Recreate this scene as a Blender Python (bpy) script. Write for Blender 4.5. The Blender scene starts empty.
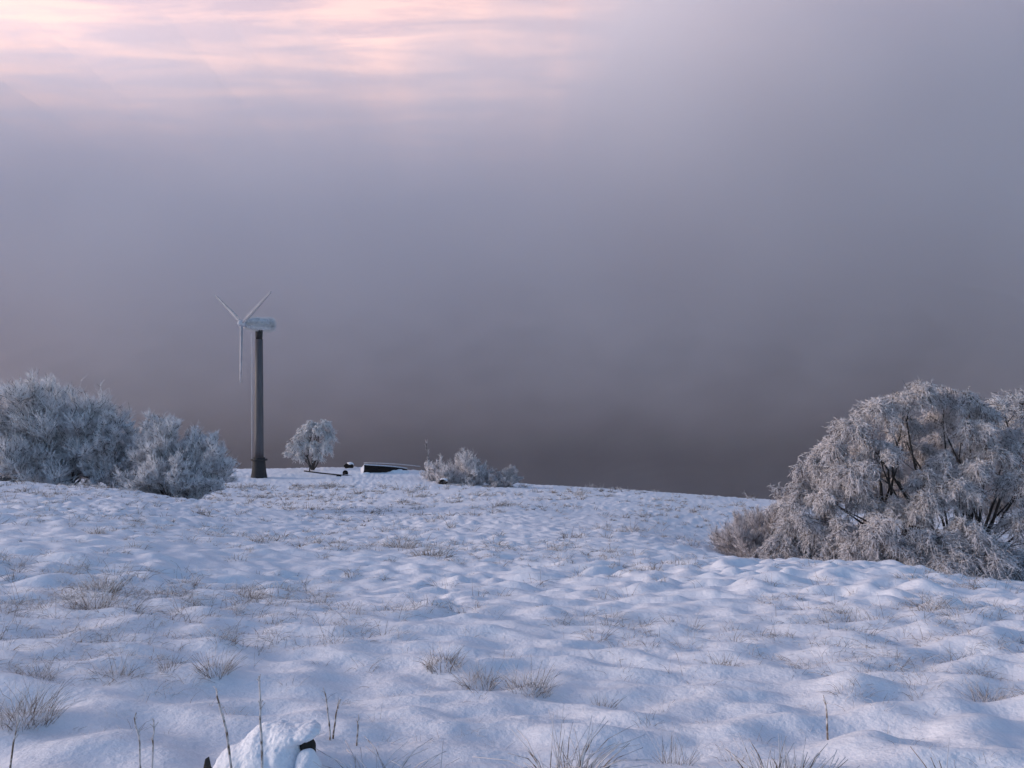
import bpy, bmesh, math, random
import numpy as np

random.seed(7)
RNG = np.random.default_rng(11)
C = bpy.context.scene.collection
F = 773.0            # focal length of the photograph in pixels (1024 wide)
R = math.radians

# ------------------------------------------------------------------ helpers
_p = np.random.default_rng(5).permutation(256)
_p = np.concatenate([_p, _p, _p])
_ga = np.random.default_rng(6).uniform(0, 2 * np.pi, 256)
_gx, _gy = np.cos(_ga), np.sin(_ga)

def noise(x, y, s=0):
    """2-D gradient noise, about -0.7 .. 0.7"""
    x = np.asarray(x, float) + s * 17.31
    y = np.asarray(y, float) - s * 9.77
    xi = np.floor(x).astype(np.int64); yi = np.floor(y).astype(np.int64)
    fx = x - xi; fy = y - yi
    xi &= 255; yi &= 255
    u = fx * fx * fx * (fx * (fx * 6 - 15) + 10)
    v = fy * fy * fy * (fy * (fy * 6 - 15) + 10)
    def g(i, j, dx, dy):
        h = _p[_p[i & 255] + (j & 255)]
        return _gx[h] * dx + _gy[h] * dy
    a = g(xi, yi, fx, fy); b = g(xi + 1, yi, fx - 1, fy)
    c = g(xi, yi + 1, fx, fy - 1); d = g(xi + 1, yi + 1, fx - 1, fy - 1)
    return (a + u * (b - a)) * (1 - v) + (c + u * (d - c)) * v

def sstep(a, b, x):
    t = np.clip((np.asarray(x, float) - a) / (b - a), 0, 1)
    return t * t * (3 - 2 * t)

def raw_mesh(name, V, Fc, smooth=False, mats=None, attr=None):
    """V (n,3); Fc a (m,k) array of faces all with k corners, or a list of such arrays"""
    me = bpy.data.meshes.new(name)
    V = np.asarray(V, np.float32)
    FL = Fc if isinstance(Fc, list) else [Fc]
    me.vertices.add(len(V)); me.vertices.foreach_set('co', V.ravel())
    nl = sum(f.size for f in FL); nf = sum(len(f) for f in FL)
    me.loops.add(nl); me.polygons.add(nf)
    me.loops.foreach_set('vertex_index', np.concatenate([f.ravel() for f in FL]).astype(np.int32))
    st, o = [], 0
    for f in FL:
        st.append(np.arange(len(f)) * f.shape[1] + o); o += f.size
    me.polygons.foreach_set('loop_start', np.concatenate(st).astype(np.int32))
    if smooth:
        me.polygons.foreach_set('use_smooth', np.ones(nf, bool))
    me.update(calc_edges=True)
    me.validate()
    if attr:
        for k, a in attr.items():
            at = me.attributes.new(k, 'FLOAT', 'POINT')
            at.data.foreach_set('value', np.asarray(a, np.float32))
    for m in (mats or []):
        me.materials.append(m)
    return me

def link(name, me, parent=None, loc=(0, 0, 0)):
    o = bpy.data.objects.new(name, me); C.objects.link(o)
    o.location = loc
    if parent is not None:
        o.parent = parent
    return o

def tag(o, label=None, cat=None, group=None, kind=None):
    for k, v in (('label', label), ('category', cat), ('group', group), ('kind', kind)):
        if v: o[k] = v
    return o

def thing(name, loc, label, cat, group=None):
    o = bpy.data.objects.new(name, None); C.objects.link(o)
    o.location = loc; o.empty_display_size = 0.3
    return tag(o, label, cat, group)

def bm_obj(name, bm, mat, parent=None, smooth=False, loc=(0, 0, 0)):
    me = bpy.data.meshes.new(name); bm.normal_update(); bm.to_mesh(me); bm.free()
    if smooth:
        for p in me.polygons: p.use_smooth = True
    me.materials.append(mat)
    return link(name, me, parent, loc)

def unit(v):
    return v / np.maximum(np.linalg.norm(v, axis=-1, keepdims=True), 1e-9)

def tubes(P, Rd, sides=3, attr=None):
    """P (n,k,3) paths, Rd (n,k) radii -> verts, [faces]"""
    n, k, _ = P.shape
    T = np.empty_like(P)
    T[:, 1:-1] = P[:, 2:] - P[:, :-2]; T[:, 0] = P[:, 1] - P[:, 0]; T[:, -1] = P[:, -1] - P[:, -2]
    T = unit(T)
    ref = np.where(np.abs(T[:, :1, 2:3]) > 0.85, np.array([1., 0, 0]), np.array([0., 0, 1.]))
    A = unit(np.cross(T, np.broadcast_to(ref, T.shape))); B = np.cross(T, A)
    an = np.arange(sides) * 2 * np.pi / sides
    V = P[:, :, None] + Rd[:, :, None, None] * (A[:, :, None] * np.cos(an)[:, None] + B[:, :, None] * np.sin(an)[:, None])
    idx = np.arange(n * k * sides).reshape(n, k, sides)
    a = idx[:, :-1]; b = idx[:, 1:]
    q = np.stack([a, np.roll(a, -1, 2), np.roll(b, -1, 2), b], -1).reshape(-1, 4)
    fc = [q]
    caps = np.concatenate([idx[:, 0, ::-1], idx[:, -1]], 0)
    fc.append(caps)
    at = None
    if attr is not None:
        at = np.repeat(attr.reshape(n, k, 1), sides, 2).ravel()
    return V.reshape(-1, 3), fc, at

class Acc:
    """collects tubes into one mesh"""
    def __init__(s): s.V = []; s.F = []; s.A = []; s.n = 0
    def add(s, P, Rd, sides=3, attr=None):
        if len(P) == 0: return
        v, f, a = tubes(P, Rd, sides, attr)
        s.V.append(v); s.F += [x + s.n for x in f]; s.n += len(v)
        s.A.append(a if a is not None else np.ones(len(v)))
    def build(s, name, mats, parent=None, smooth=False, loc=(0, 0, 0)):
        V = np.concatenate(s.V) - np.array(loc)
        tri = [f for f in s.F if f.shape[1] == 3]; qd = [f for f in s.F if f.shape[1] == 4]; ot = [f for f in s.F if f.shape[1] > 4]
        me = raw_mesh(name, V, ([np.concatenate(tri)] if tri else []) + ([np.concatenate(qd)] if qd else []) + ot, smooth, mats, {'frost': np.concatenate(s.A)})
        return link(name, me, parent)

def grow(P, n, t0, t1, L, spread, up=0.0, droop=0.0, K=3, curl=0.15, out=None, rng=RNG):
    """n children on random places of the parent paths P"""
    N, Kp, _ = P.shape
    i = rng.integers(0, N, n); t = rng.uniform(t0, t1, n) * (Kp - 1)
    j = np.minimum(t.astype(int), Kp - 2); f = (t - j)[:, None]
    a = P[i, j]; b = P[i, j + 1]
    p = a + (b - a) * f; d = unit(b - a)
    r = unit(rng.normal(size=(n, 3)))
    d = d * (1 - spread) + r * spread + np.array([0, 0, up])
    if out is not None:
        d = d + out[1] * unit(p - out[0])
    d = unit(d)
    L = L * rng.uniform(0.6, 1.25, n) if np.isscalar(L) else L
    s = np.linspace(0, 1, K)
    c = rng.normal(size=(n, 3)) * curl
    Q = p[:, None] + L[:, None, None] * (d[:, None] * s[None, :, None] + (c[:, None] + np.array([0, 0, -droop])) * (s ** 2)[None, :, None])
    return Q

def rad(n, K, r0, r1, rng=RNG):
    return np.linspace(r0, r1, K)[None] * rng.uniform(0.7, 1.3, (n, 1))

# ------------------------------------------------------------------ materials
def mat(name):
    m = bpy.data.materials.new(name); m.use_nodes = True
    nt = m.node_tree; b = nt.nodes['Principled BSDF']
    return m, nt, b

def N(nt, t, **kw):
    n = nt.nodes.new(t)
    for k, v in kw.items():
        if k in n.inputs: n.inputs[k].default_value = v
        else: setattr(n, k, v)
    return n

def ramp(nt, fac, stops):
    r = nt.nodes.new('ShaderNodeValToRGB')
    e = r.color_ramp.elements
    while len(e) < len(stops): e.new(0.5)
    for q, (p, c) in zip(e, stops):
        q.position = p; q.color = (*c, 1) if len(c) == 3 else c
    nt.links.new(fac, r.inputs[0])
    return r.outputs[0]

def mixc(nt, f, a, b):
    m = nt.nodes.new('ShaderNodeMix'); m.data_type = 'RGBA'
    for s, v in ((m.inputs[0], f), (m.inputs[6], a), (m.inputs[7], b)):
        if hasattr(v, 'is_linked'): nt.links.new(v, s)
        else: s.default_value = v if isinstance(v, (int, float)) else (*v, 1)
    return m.outputs[2]

def math_(nt, op, a, b=0.0, c=0.0, clamp=False):
    m = nt.nodes.new('ShaderNodeMath'); m.operation = op; m.use_clamp = clamp
    for s, v in zip(m.inputs, (a, b, c)):
        if hasattr(v, 'is_linked'): nt.links.new(v, s)
        else: s.default_value = v
    return m.outputs[0]

def make_snow():
    m, nt, b = mat('snow')
    tc = N(nt, 'ShaderNodeNewGeometry')
    n1 = N(nt, 'ShaderNodeTexNoise', Scale=28.0, Detail=6.0, Roughness=0.65)
    n2 = N(nt, 'ShaderNodeTexNoise', Scale=3.2, Detail=5.0, Roughness=0.6)
    n3 = N(nt, 'ShaderNodeTexNoise', Scale=0.35, Detail=3.0)
    for n in (n1, n2, n3): nt.links.new(tc.outputs['Position'], n.inputs['Vector'])
    col = ramp(nt, n2.outputs[0], [(0.3, (0.76, 0.77, 0.81)), (0.65, (0.86, 0.86, 0.88))])
    col = mixc(nt, math_(nt, 'MULTIPLY', n3.outputs[0], 0.35), col, (0.80, 0.79, 0.84))
    nt.links.new(col, b.inputs['Base Color'])
    b.inputs['Roughness'].default_value = 0.65
    b.inputs['Specular IOR Level'].default_value = 0.25
    b1 = N(nt, 'ShaderNodeBump', Strength=0.35, Distance=0.02)
    b2 = N(nt, 'ShaderNodeBump', Strength=0.45, Distance=0.10)
    nt.links.new(n1.outputs[0], b1.inputs['Height'])
    nt.links.new(n2.outputs[0], b2.inputs['Height'])
    nt.links.new(b2.outputs[0], b1.inputs['Normal'])
    nt.links.new(b1.outputs[0], b.inputs['Normal'])
    return m

def make_twig(name, frost, bare, cover, scale=6.0):
    """rime-covered twig: rime over most of it, bare bark where it broke off"""
    m, nt, b = mat(name)
    g = N(nt, 'ShaderNodeNewGeometry')
    n = N(nt, 'ShaderNodeTexNoise', Scale=scale, Detail=3.0)
    n2 = N(nt, 'ShaderNodeTexNoise', Scale=0.9, Detail=2.0)
    nt.links.new(g.outputs['Position'], n.inputs['Vector']); nt.links.new(g.outputs['Position'], n2.inputs['Vector'])
    at = N(nt, 'ShaderNodeAttribute', attribute_name='frost')
    c1 = mixc(nt, n2.outputs[0], frost, tuple(x * 0.9 for x in frost))
    f = math_(nt, 'ADD', math_(nt, 'MULTIPLY', math_(nt, 'SUBTRACT', n.outputs[0], 0.5), 1.6), at.outputs['Fac'])
    f = math_(nt, 'MULTIPLY', math_(nt, 'SUBTRACT', f, 1.0 - cover), 4.0, clamp=True)
    nt.links.new(mixc(nt, f, bare, c1), b.inputs['Base Color'])
    b.inputs['Roughness'].default_value = 0.8
    b.inputs['Specular IOR Level'].default_value = 0.15
    return m

def make_bark():
    m, nt, b = mat('bark')
    g = N(nt, 'ShaderNodeNewGeometry')
    n = N(nt, 'ShaderNodeTexNoise', Scale=5.0, Detail=5.0)
    nt.links.new(g.outputs['Position'], n.inputs['Vector'])
    sx = N(nt, 'ShaderNodeSeparateXYZ'); nt.links.new(g.outputs['Normal'], sx.inputs[0])
    f = math_(nt, 'MULTIPLY', math_(nt, 'SUBTRACT', math_(nt, 'ADD', sx.outputs[2], math_(nt, 'MULTIPLY', n.outputs[0], 0.8)), 1.0), 5.0, clamp=True)
    c = ramp(nt, n.outputs[0], [(0.3, (0.018, 0.016, 0.015)), (0.7, (0.05, 0.042, 0.036))])
    nt.links.new(mixc(nt, f, c, (0.75, 0.75, 0.8)), b.inputs['Base Color'])
    b.inputs['Roughness'].default_value = 0.85
    return m

def make_plain(name, a, bcol, scale=2.0, rough=0.7, frost_top=0.0, bump=0.0, stretch=None):
    m, nt, b = mat(name)
    g = N(nt, 'ShaderNodeTexCoord')
    n = N(nt, 'ShaderNodeTexNoise', Scale=scale, Detail=6.0, Roughness=0.6)
    src = g.outputs['Object']
    if stretch:
        mp = N(nt, 'ShaderNodeMapping'); mp.inputs['Scale'].default_value = stretch
        nt.links.new(src, mp.inputs[0]); src = mp.outputs[0]
    nt.links.new(src, n.inputs['Vector'])
    c = ramp(nt, n.outputs[0], [(0.3, a), (0.7, bcol)])
    if frost_top:
        gg = N(nt, 'ShaderNodeNewGeometry'); sx = N(nt, 'ShaderNodeSeparateXYZ'); nt.links.new(gg.outputs['Normal'], sx.inputs[0])
        f = math_(nt, 'MULTIPLY', math_(nt, 'SUBTRACT', math_(nt, 'ADD', sx.outputs[2], math_(nt, 'MULTIPLY', n.outputs[0], 0.7)), 1.35 - frost_top), 4.0, clamp=True)
        c = mixc(nt, f, c, (0.78, 0.79, 0.84))
    nt.links.new(c, b.inputs['Base Color'])
    b.inputs['Roughness'].default_value = rough
    if bump:
        bp = N(nt, 'ShaderNodeBump', Strength=bump, Distance=0.03)
        nt.links.new(n.outputs[0], bp.inputs['Height']); nt.links.new(bp.outputs[0], b.inputs['Normal'])
    return m

SNOW = make_snow()
BARK = make_bark()
TW_BLUE = make_twig('rimed_twig', (0.89, 0.865, 0.87), (0.045, 0.04, 0.04), 0.90)
TW_WARM = make_twig('rimed_willow_twig', (0.89, 0.84, 0.835), (0.10, 0.075, 0.06), 0.85)
TW_WHITE = make_twig('thick_rime', (0.82, 0.80, 0.80), (0.12, 0.1, 0.09), 0.9)
TW_THIN = make_twig('thin_rime_twig', (0.78, 0.72, 0.71), (0.12, 0.09, 0.075), 0.95)
GRASS = make_twig('frosted_grass', (0.72, 0.68, 0.67), (0.19, 0.14, 0.10), 0.88, 14.0)
STALKM = make_twig('frosted_stalk', (0.62, 0.57, 0.54), (0.17, 0.125, 0.09), 0.70, 30.0)
TOWER = make_plain('weathered_tower', (0.05, 0.046, 0.052), (0.09, 0.083, 0.09), 1.2, 0.6, stretch=(3, 3, 0.3))
DARKM = make_plain('dark_metal', (0.007, 0.007, 0.009), (0.018, 0.018, 0.02), 3.0, 0.8)
BLADE = make_plain('rimed_blade', (0.24, 0.24, 0.27), (0.36, 0.36, 0.40), 1.2, 0.8, bump=0.5)
RIME = make_plain('rime_ice', (0.30, 0.30, 0.34), (0.66, 0.66, 0.70), 1.6, 0.7, bump=0.6)
HULL = make_plain('tarred_hull', (0.003, 0.003, 0.0035), (0.008, 0.0075, 0.0075), 2.0, 0.9)
HULL.node_tree.nodes['Principled BSDF'].inputs['Specular IOR Level'].default_value = 0.05
PALEWOOD = make_plain('pale_wood', (0.55, 0.55, 0.58), (0.75, 0.75, 0.79), 3.0, 0.75)
WETWOOD = make_plain('rotten_wood', (0.008, 0.007, 0.006), (0.04, 0.03, 0.022), 20.0, 0.8, bump=0.8, stretch=(1, 1, 0.2))
MOOR = make_plain('dark_moor', (0.036, 0.029, 0.030), (0.060, 0.048, 0.051), 0.01, 0.9)

# ------------------------------------------------------------------ terrain
# heights of the hillside below eye level along several bearings (u = bearing as photo column)
_D = [0.0, 3.0, 6.0, 10, 17, 30, 45, 55, 75, 95, 110, 125, 145, 200, 600]
_prof = {
    -300: [-1.5, -1.55, -1.85, -2.2, -2.7, -3.7, -4.9, -7.2, -10.0, -12.6, -14.2, -15.2, -19, -40, -120],
    0:   [-1.5, -1.6, -1.95, -2.4, -3.0, -4.25, -5.55, -8.0, -10.6, -13.0, -14.4, -15.4, -19, -40, -120],
    120: [-1.5, -1.6, -2.0, -2.5, -3.2, -4.6, -6.05, -8.6, -10.9, -13.0, -14.2, -14.9, -19, -40, -120],
    215: [-1.5, -1.6, -2.05, -2.7, -3.6, -5.1, -6.85, -9.7, -11.2, -12.5, -13.2, -13.4, -18, -40, -120],
    259: [-1.5, -1.6, -2.1, -2.75, -3.7, -5.4, -7.15, -9.5, -11.4, -12.9, -13.45, -13.2, -17, -40, -120],
    320: [-1.5, -1.6, -2.1, -2.8, -3.8, -5.6, -7.6, -9.0, -11.3, -13.0, -13.6, -13.0, -17, -40, -120],
    370: [-1.5, -1.6, -2.1, -2.8, -3.85, -5.65, -7.6, -8.9, -11.2, -12.9, -13.5, -12.8, -17, -40, -120],
    430: [-1.5, -1.6, -2.1, -2.8, -3.87, -5.65, -7.5, -8.8, -11.0, -12.95, -13.7, -13.5, -18, -40, -120],
    475: [-1.5, -1.6, -2.1, -2.8, -3.87, -5.66, -7.5, -8.7, -10.9, -13.05, -14.2, -14.7, -19, -40, -120],
    520: [-1.5, -1.6, -2.1, -2.8, -3.87, -5.67, -7.5, -8.65, -10.9, -13.1, -14.6, -15.9, -20, -40, -120],
    640: [-1.5, -1.6, -2.1, -2.85, -3.9, -5.9, -8.0, -9.2, -11.6, -13.7, -15.4, -17.0, -21, -40, -120],
    700: [-1.5, -1.6, -2.1, -2.85, -3.85, -6.4, -8.7, -10.0, -12.2, -14.4, -16.0, -17.8, -22, -40, -120],
    760: [-1.5, -1.6, -2.1, -2.8, -3.85, -7.3, -9.3, -10.5, -12.8, -15.0, -16.7, -18.4, -23, -40, -120],
    900: [-1.5, -1.6, -2.1, -2.8, -4.05, -7.4, -9.6, -10.8, -13.3, -15.8, -17.6, -19.4, -24, -40, -120],
    1024: [-1.5, -1.6, -2.1, -2.85, -4.6, -7.6, -9.8, -11.0, -13.6, -16.2, -18.0, -19.8, -24, -40, -120],
    1400: [-1.5, -1.6, -2.15, -3.0, -5.0, -7.9, -10.0, -11.3, -14, -16.6, -18.4, -20.2, -24, -40, -120],
}
_us = np.array(sorted(_prof)); _tab = np.array([_prof[k] for k in _us])
_ld = np.log(np.linspace(0, 1, 400) * 0 + np.geomspace(1, 640, 400))       # log(d + 1)
_ug = np.linspace(-300, 1400, 341)
_T1 = np.array([np.interp(np.exp(_ld) - 1, _D, row) for row in _tab])        # (nu, 400)
_T2 = np.array([np.interp(_ug, _us, _T1[:, k]) for k in range(400)]).T       # (341, 400)
def _blur(A, ax, w):
    k = np.hanning(2 * w + 3)[1:-1]; k /= k.sum()
    pad = [(0, 0), (0, 0)]; pad[ax] = (w, w)
    B = np.pad(A, pad, mode='reflect', reflect_type='odd')
    return np.apply_along_axis(lambda r: np.convolve(r, k, 'valid'), ax, B)
_T2 = _blur(_blur(_T2, 1, 7), 0, 7)

def base_z(x, y):
    x = np.asarray(x, float); y = np.asarray(y, float)
    r = np.hypot(x, y); th = np.arctan2(x, y)
    thc = np.clip(th, R(-46), R(46))
    u = np.clip(512 + F * np.tan(thc), -300, 1400)
    d = r * np.cos(thc)
    a = (u + 300) / 1700 * 340; b = np.log(np.clip(d, 0, 638) + 1) / _ld[-1] * 399
    i = np.clip(a.astype(int), 0, 339); j = np.clip(b.astype(int), 0, 398)
    fa = a - i; fb = b - j
    z = (_T2[i, j] * (1 - fa) + _T2[i + 1, j] * fa) * (1 - fb) + (_T2[i, j + 1] * (1 - fa) + _T2[i + 1, j + 1] * fa) * fb
    w = sstep(R(65), R(120), np.abs(th))
    zb = -1.5 + 6.0 * sstep(2, 60, r)
    return z * (1 - w) + zb * w

def relief(x, y):
    r = np.hypot(x, y)
    calm = 0.45 + 0.55 * sstep(4.5, 9, r)
    wx = x + 0.7 * noise(x / 2.1, y / 2.1, 8); wy = y + 0.7 * noise(x / 2.1, y / 2.1, 9)
    patch = 0.55 + 0.45 * sstep(-0.25, 0.3, noise(x / 9, y / 9, 3))
    h = 0.22 * noise(x / 6.5, y / 5.5, 1)
    far = 1 + 0.0 * r
    h = h + 0.17 * far * calm * patch * (np.sqrt(noise(wx / 2.5, wy / 1.6, 2) ** 2 + 0.012) - 0.2)
    h = h + 0.27 * far * calm * patch * (np.sqrt(noise(wx / 1.0, wy / 0.7, 4) ** 2 + 0.01) - 0.2)
    h = h + 0.17 * patch * noise(x / 0.46, y / 0.34, 5) + 0.022 * sstep(-0.1, 0.3, noise(x / 1.7, y / 1.3, 14)) * np.abs(noise(x / 0.24, y / 0.2, 6))
    h = h + 0.05 * noise(x / 1.4 + y / 5, y / 0.55 - x / 4, 7) * sstep(9, 5, r)
    # line of footprints
    for i in range(16):
        t = i / 15
        fx = -1.45 + 1.0 * t + 0.09 * (-1) ** i + 0.1 * math.sin(5 * t); fy = 12.8 - 4.4 * t
        h = h - 0.07 * np.exp(-((x - fx) / 0.09) ** 2 - ((y - fy) / 0.15) ** 2)
    return h * sstep(0.6, 2.2, r)

def ground_z(x, y):
    return base_z(x, y) + relief(np.asarray(x, float), np.asarray(y, float))

_ds = np.geomspace(2.0, 140, 3000)
def ground_hit(px, py):
    """first point of the ground in the direction of that column and row"""
    x = (px - 512) / F * _ds; z = (384 - py) / F * _ds
    g = base_z(x, _ds)
    k = np.nonzero(g >= z)[0]
    k = k[0] if len(k) else len(_ds) - 1
    return np.array([x[k], _ds[k], float(ground_z(x[k], _ds[k]))])

def make_ground():
    th = np.concatenate([np.linspace(-180, -60, 40, endpoint=False), np.linspace(-60, -40, 30, endpoint=False),
                         np.linspace(-40, 40, 760, endpoint=False), np.linspace(40, 60, 30, endpoint=False), np.linspace(60, 180, 40, endpoint=False)])
    th = np.radians(th)
    rs = [0.25]
    while rs[-1] < 640:
        r = rs[-1]
        k = 0.05 if r < 1.8 else (0.0045 if r < 7 else (0.0075 if r < 30 else (0.009 if r < 150 else 0.06)))
        rs.append(r * (1 + k))
    rs = np.array(rs)
    X = rs[:, None] * np.sin(th); Y = rs[:, None] * np.cos(th)
    Z = ground_z(X, Y)
    n, m = X.shape
    V = np.stack([X, Y, Z], -1).reshape(-1, 3)
    V = np.concatenate([V, [[0, 0, -1.5]]])
    idx = np.arange(n * m).reshape(n, m)
    a = idx[:-1]; b = idx[1:]
    q = np.stack([a, b, np.roll(b, -1, 1), np.roll(a, -1, 1)], -1).reshape(-1, 4)
    t = np.stack([np.full(m, n * m), idx[0], np.roll(idx[0], -1)], -1)
    o = link('ground', raw_mesh('ground', V, [q, t], True, [SNOW]))
    tag(o, 'snow covered rough hillside sloping down to the fog', None, None, 'structure')
make_ground()

# far side of the valley: dark moor inside the fog
def make_hills():
    xs = np.linspace(-2600, 2600, 120); ys = np.linspace(600, 3000, 70)
    X, Y = np.meshgrid(xs, ys)
    Z = -135 + 430 * sstep(640, 1200, Y + 120 * noise(X / 500, Y / 500, 1)) + 25 * noise(X / 300, Y / 300, 2) * sstep(700, 1200, Y)
    V = np.stack([X, Y, Z], -1).reshape(-1, 3)
    n, m = X.shape; i = np.arange(n * m).reshape(n, m)
    q = np.stack([i[:-1, :-1], i[:-1, 1:], i[1:, 1:], i[1:, :-1]], -1).reshape(-1, 4)
    tag(link('hills', raw_mesh('hills', V, q, True, [MOOR])), 'dark moorland hill across the valley, veiled by fog', None, None, 'structure')
make_hills()

# ------------------------------------------------------------------ fog bank (real volume)
FOG_SIGMA = 0.018
def make_fog():
    xs = np.unique(np.concatenate([np.linspace(-900, -330, 30), np.linspace(-330, 350, 140), np.linspace(350, 1100, 30)]))
    X, S = np.meshgrid(xs, np.linspace(0, 1, 70) ** 0.8)
    H = 163 + 86 * sstep(15, 110, X) + 16 * noise(X / 120, X * 0, 3) + 12 * noise(X / 36, X * 0, 4) + 7 * noise(X / 13, X * 0, 5)
    Z = -150 + S * (H + 150)
    rec = 170 * sstep(90, -70, Z)                       # the bank overhangs: its foot lies further back
    T = 10 + 400 * sstep(-55, 178, Z)
    T = T * (1 + 0.25 * noise(X / 140, Z / 90, 1) + 0.25 * noise(X / 55, Z / 34, 2) + 0.15 * noise(X / 22, Z / 12, 7))
    T = T * sstep(0, 16, H - Z) + 0.5
    edge = sstep(-900, -800, X) * sstep(1100, 1000, X)
    T = T * edge + 0.5
    Yf = 330 + rec + 26 * noise(X / 200, Z / 120, 5) + 14 * noise(X / 60, Z / 50, 6)
    Zc = Z
    n, m = X.shape
    V = np.concatenate([np.stack([X, Yf, Zc], -1).reshape(-1, 3), np.stack([X, Yf + T, Zc], -1).reshape(-1, 3)])
    i = np.arange(n * m).reshape(n, m); k = i + n * m
    q = [np.stack([i[:-1, :-1], i[:-1, 1:], i[1:, 1:], i[1:, :-1]], -1).reshape(-1, 4),
         np.stack([k[:-1, :-1], k[1:, :-1], k[1:, 1:], k[:-1, 1:]], -1).reshape(-1, 4)]
    for a, b in ((i[0], k[0]), (k[-1], i[-1]), (k[:, 0], i[:, 0]), (i[:, -1], k[:, -1])):
        q.append(np.stack([b[:-1], b[1:], a[1:], a[:-1]], -1))
    m_ = bpy.data.materials.new('fog_volume'); m_.use_nodes = True
    nt = m_.node_tree; nt.nodes.clear()
    o = nt.nodes.new('ShaderNodeOutputMaterial'); v = nt.nodes.new('ShaderNodeVolumePrincipled')
    v.inputs['Color'].default_value = (0.996, 0.97, 0.984, 1); v.inputs['Density'].default_value = FOG_SIGMA
    v.inputs['Anisotropy'].default_value = 0.2
    nt.links.new(v.outputs[0], o.inputs['Volume'])
    tag(link('fog_bank', raw_mesh('fog_bank', V, [np.concatenate(q)], True, [m_])), 'thick grey fog bank filling the valley beyond the hill', None, None, 'stuff')
make_fog()

def make_haze():
    bm = bmesh.new(); bmesh.ops.create_cube(bm, size=1)
    for v in bm.verts:
        v.co = (v.co.x * 5600, 1350 + v.co.y * 3700, 80 + v.co.z * 540)
    m_ = bpy.data.materials.new('haze_volume'); m_.use_nodes = True
    nt = m_.node_tree; nt.nodes.clear()
    o = nt.nodes.new('ShaderNodeOutputMaterial'); v = nt.nodes.new('ShaderNodeVolumePrincipled')
    v.inputs['Color'].default_value = (0.97, 0.95, 0.97, 1); v.inputs['Density'].default_value = 0.0001; v.inputs['Anisotropy'].default_value = 0.1
    nt.links.new(v.outputs[0], o.inputs['Volume'])
    tag(bm_obj('haze', bm, m_), 'thin pale winter haze over the whole hillside', None, None, 'stuff')
make_haze()

# ------------------------------------------------------------------ shrubs and trees
GSHRUB = 'rime covered shrubs and trees on the hill'
def px_pt(px, py, d):
    return np.array([(px - 512) / F * d, d, (384 - py) / F * d])

def dome_bush(name, px, d, w, h, label, stems=26, twigs=3600, lets=14000, tw=TW_BLUE, rt=0.016, base_row=None, seed=1, upb=0.35, cat='bush', lean=0.0):
    """w, h in photo pixels at distance d"""
    rng = np.random.default_rng(seed)
    W = w / F * d; Hh = h / F * d
    x = (px - 512) / F * d
    z = float(ground_z(x, d)) if base_row is None else (384 - base_row) / F * d
    B = np.array([x, d, z])
    root = thing(name, B, label, cat, GSHRUB)
    # stems fan out of the root
    n = stems
    az = rng.uniform(0, 2 * np.pi, n); el = np.arcsin(rng.uniform(0.08, 1, n))
    dirs = np.stack([np.cos(az) * np.cos(el), np.sin(az) * np.cos(el), np.sin(el)], -1)
    sup = (np.abs(np.cos(el)) ** 3.4 + np.abs(np.sin(el)) ** 3.4) ** (-1 / 3.4)
    tip = sup[:, None] * dirs * np.array([W / 2, W / 2 * 0.85, Hh]) * rng.uniform(0.52, 0.84, (n, 1)) + np.array([lean, 0, 0]) * dirs[:, 2:3] * Hh
    start = np.stack([np.cos(az), np.sin(az), 0 * az], -1) * W * 0.10 * rng.uniform(0.2, 1, (n, 1))
    start[:, 2] = -0.25
    s = np.linspace(0, 1, 7)[None, :, None]
    ctrl = start + (tip - start) * 0.45 + np.array([0, 0, 0.16 * Hh])
    S = (start[:, None] * (1 - s) ** 2 + 2 * ctrl[:, None] * s * (1 - s) + tip[:, None] * s ** 2)
    S[:, 1:-1] += rng.normal(size=(n, 5, 3)) * 0.015 * W
    S = S + B
    sc = W * 0.12
    br = grow(S, n * 14, 0.18, 1.0, sc * 1.05, 0.55, upb * 0.6, 0.0, 4, 0.18, (B - [0, 0, Hh * .3], 0.35), rng)
    t1 = grow(br, twigs, 0.15, 1.0, sc * 0.62, 0.55, upb, 0.0, 3, 0.15, (B - [0, 0, Hh * .3], 0.3), rng)
    t2 = grow(t1, int(lets * 1.3), 0.1, 1.0, sc * 0.34, 0.60, upb, 0.0, 3, 0.15, None, rng)
    a = Acc()
    a.add(S, rad(n, 7, 0.012 * W * 0.6, 0.004 * W * 0.6, rng), 5)
    a.build('stems', [BARK], root, False, B)
    a = Acc()
    a.add(br, rad(len(br), 4, rt * 1.3, rt * 0.8, rng), 3, np.repeat((rng.uniform(0, 1, (len(br), 1)) > 0.15) * 0.85, 4, 1))
    a.add(t1, rad(len(t1), 3, rt * 1.05, rt * 0.7, rng), 3, np.repeat((rng.uniform(0, 1, (len(t1), 1)) > 0.3) * 0.85, 3, 1))
    a.add(t2, rad(len(t2), 3, rt * 0.75, rt * 0.4, rng), 3, np.repeat((rng.uniform(0, 1, (len(t2), 1)) > 0.12) * 0.9, 3, 1))
    a.build('twigs', [tw], root, False, B)
    return root

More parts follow.
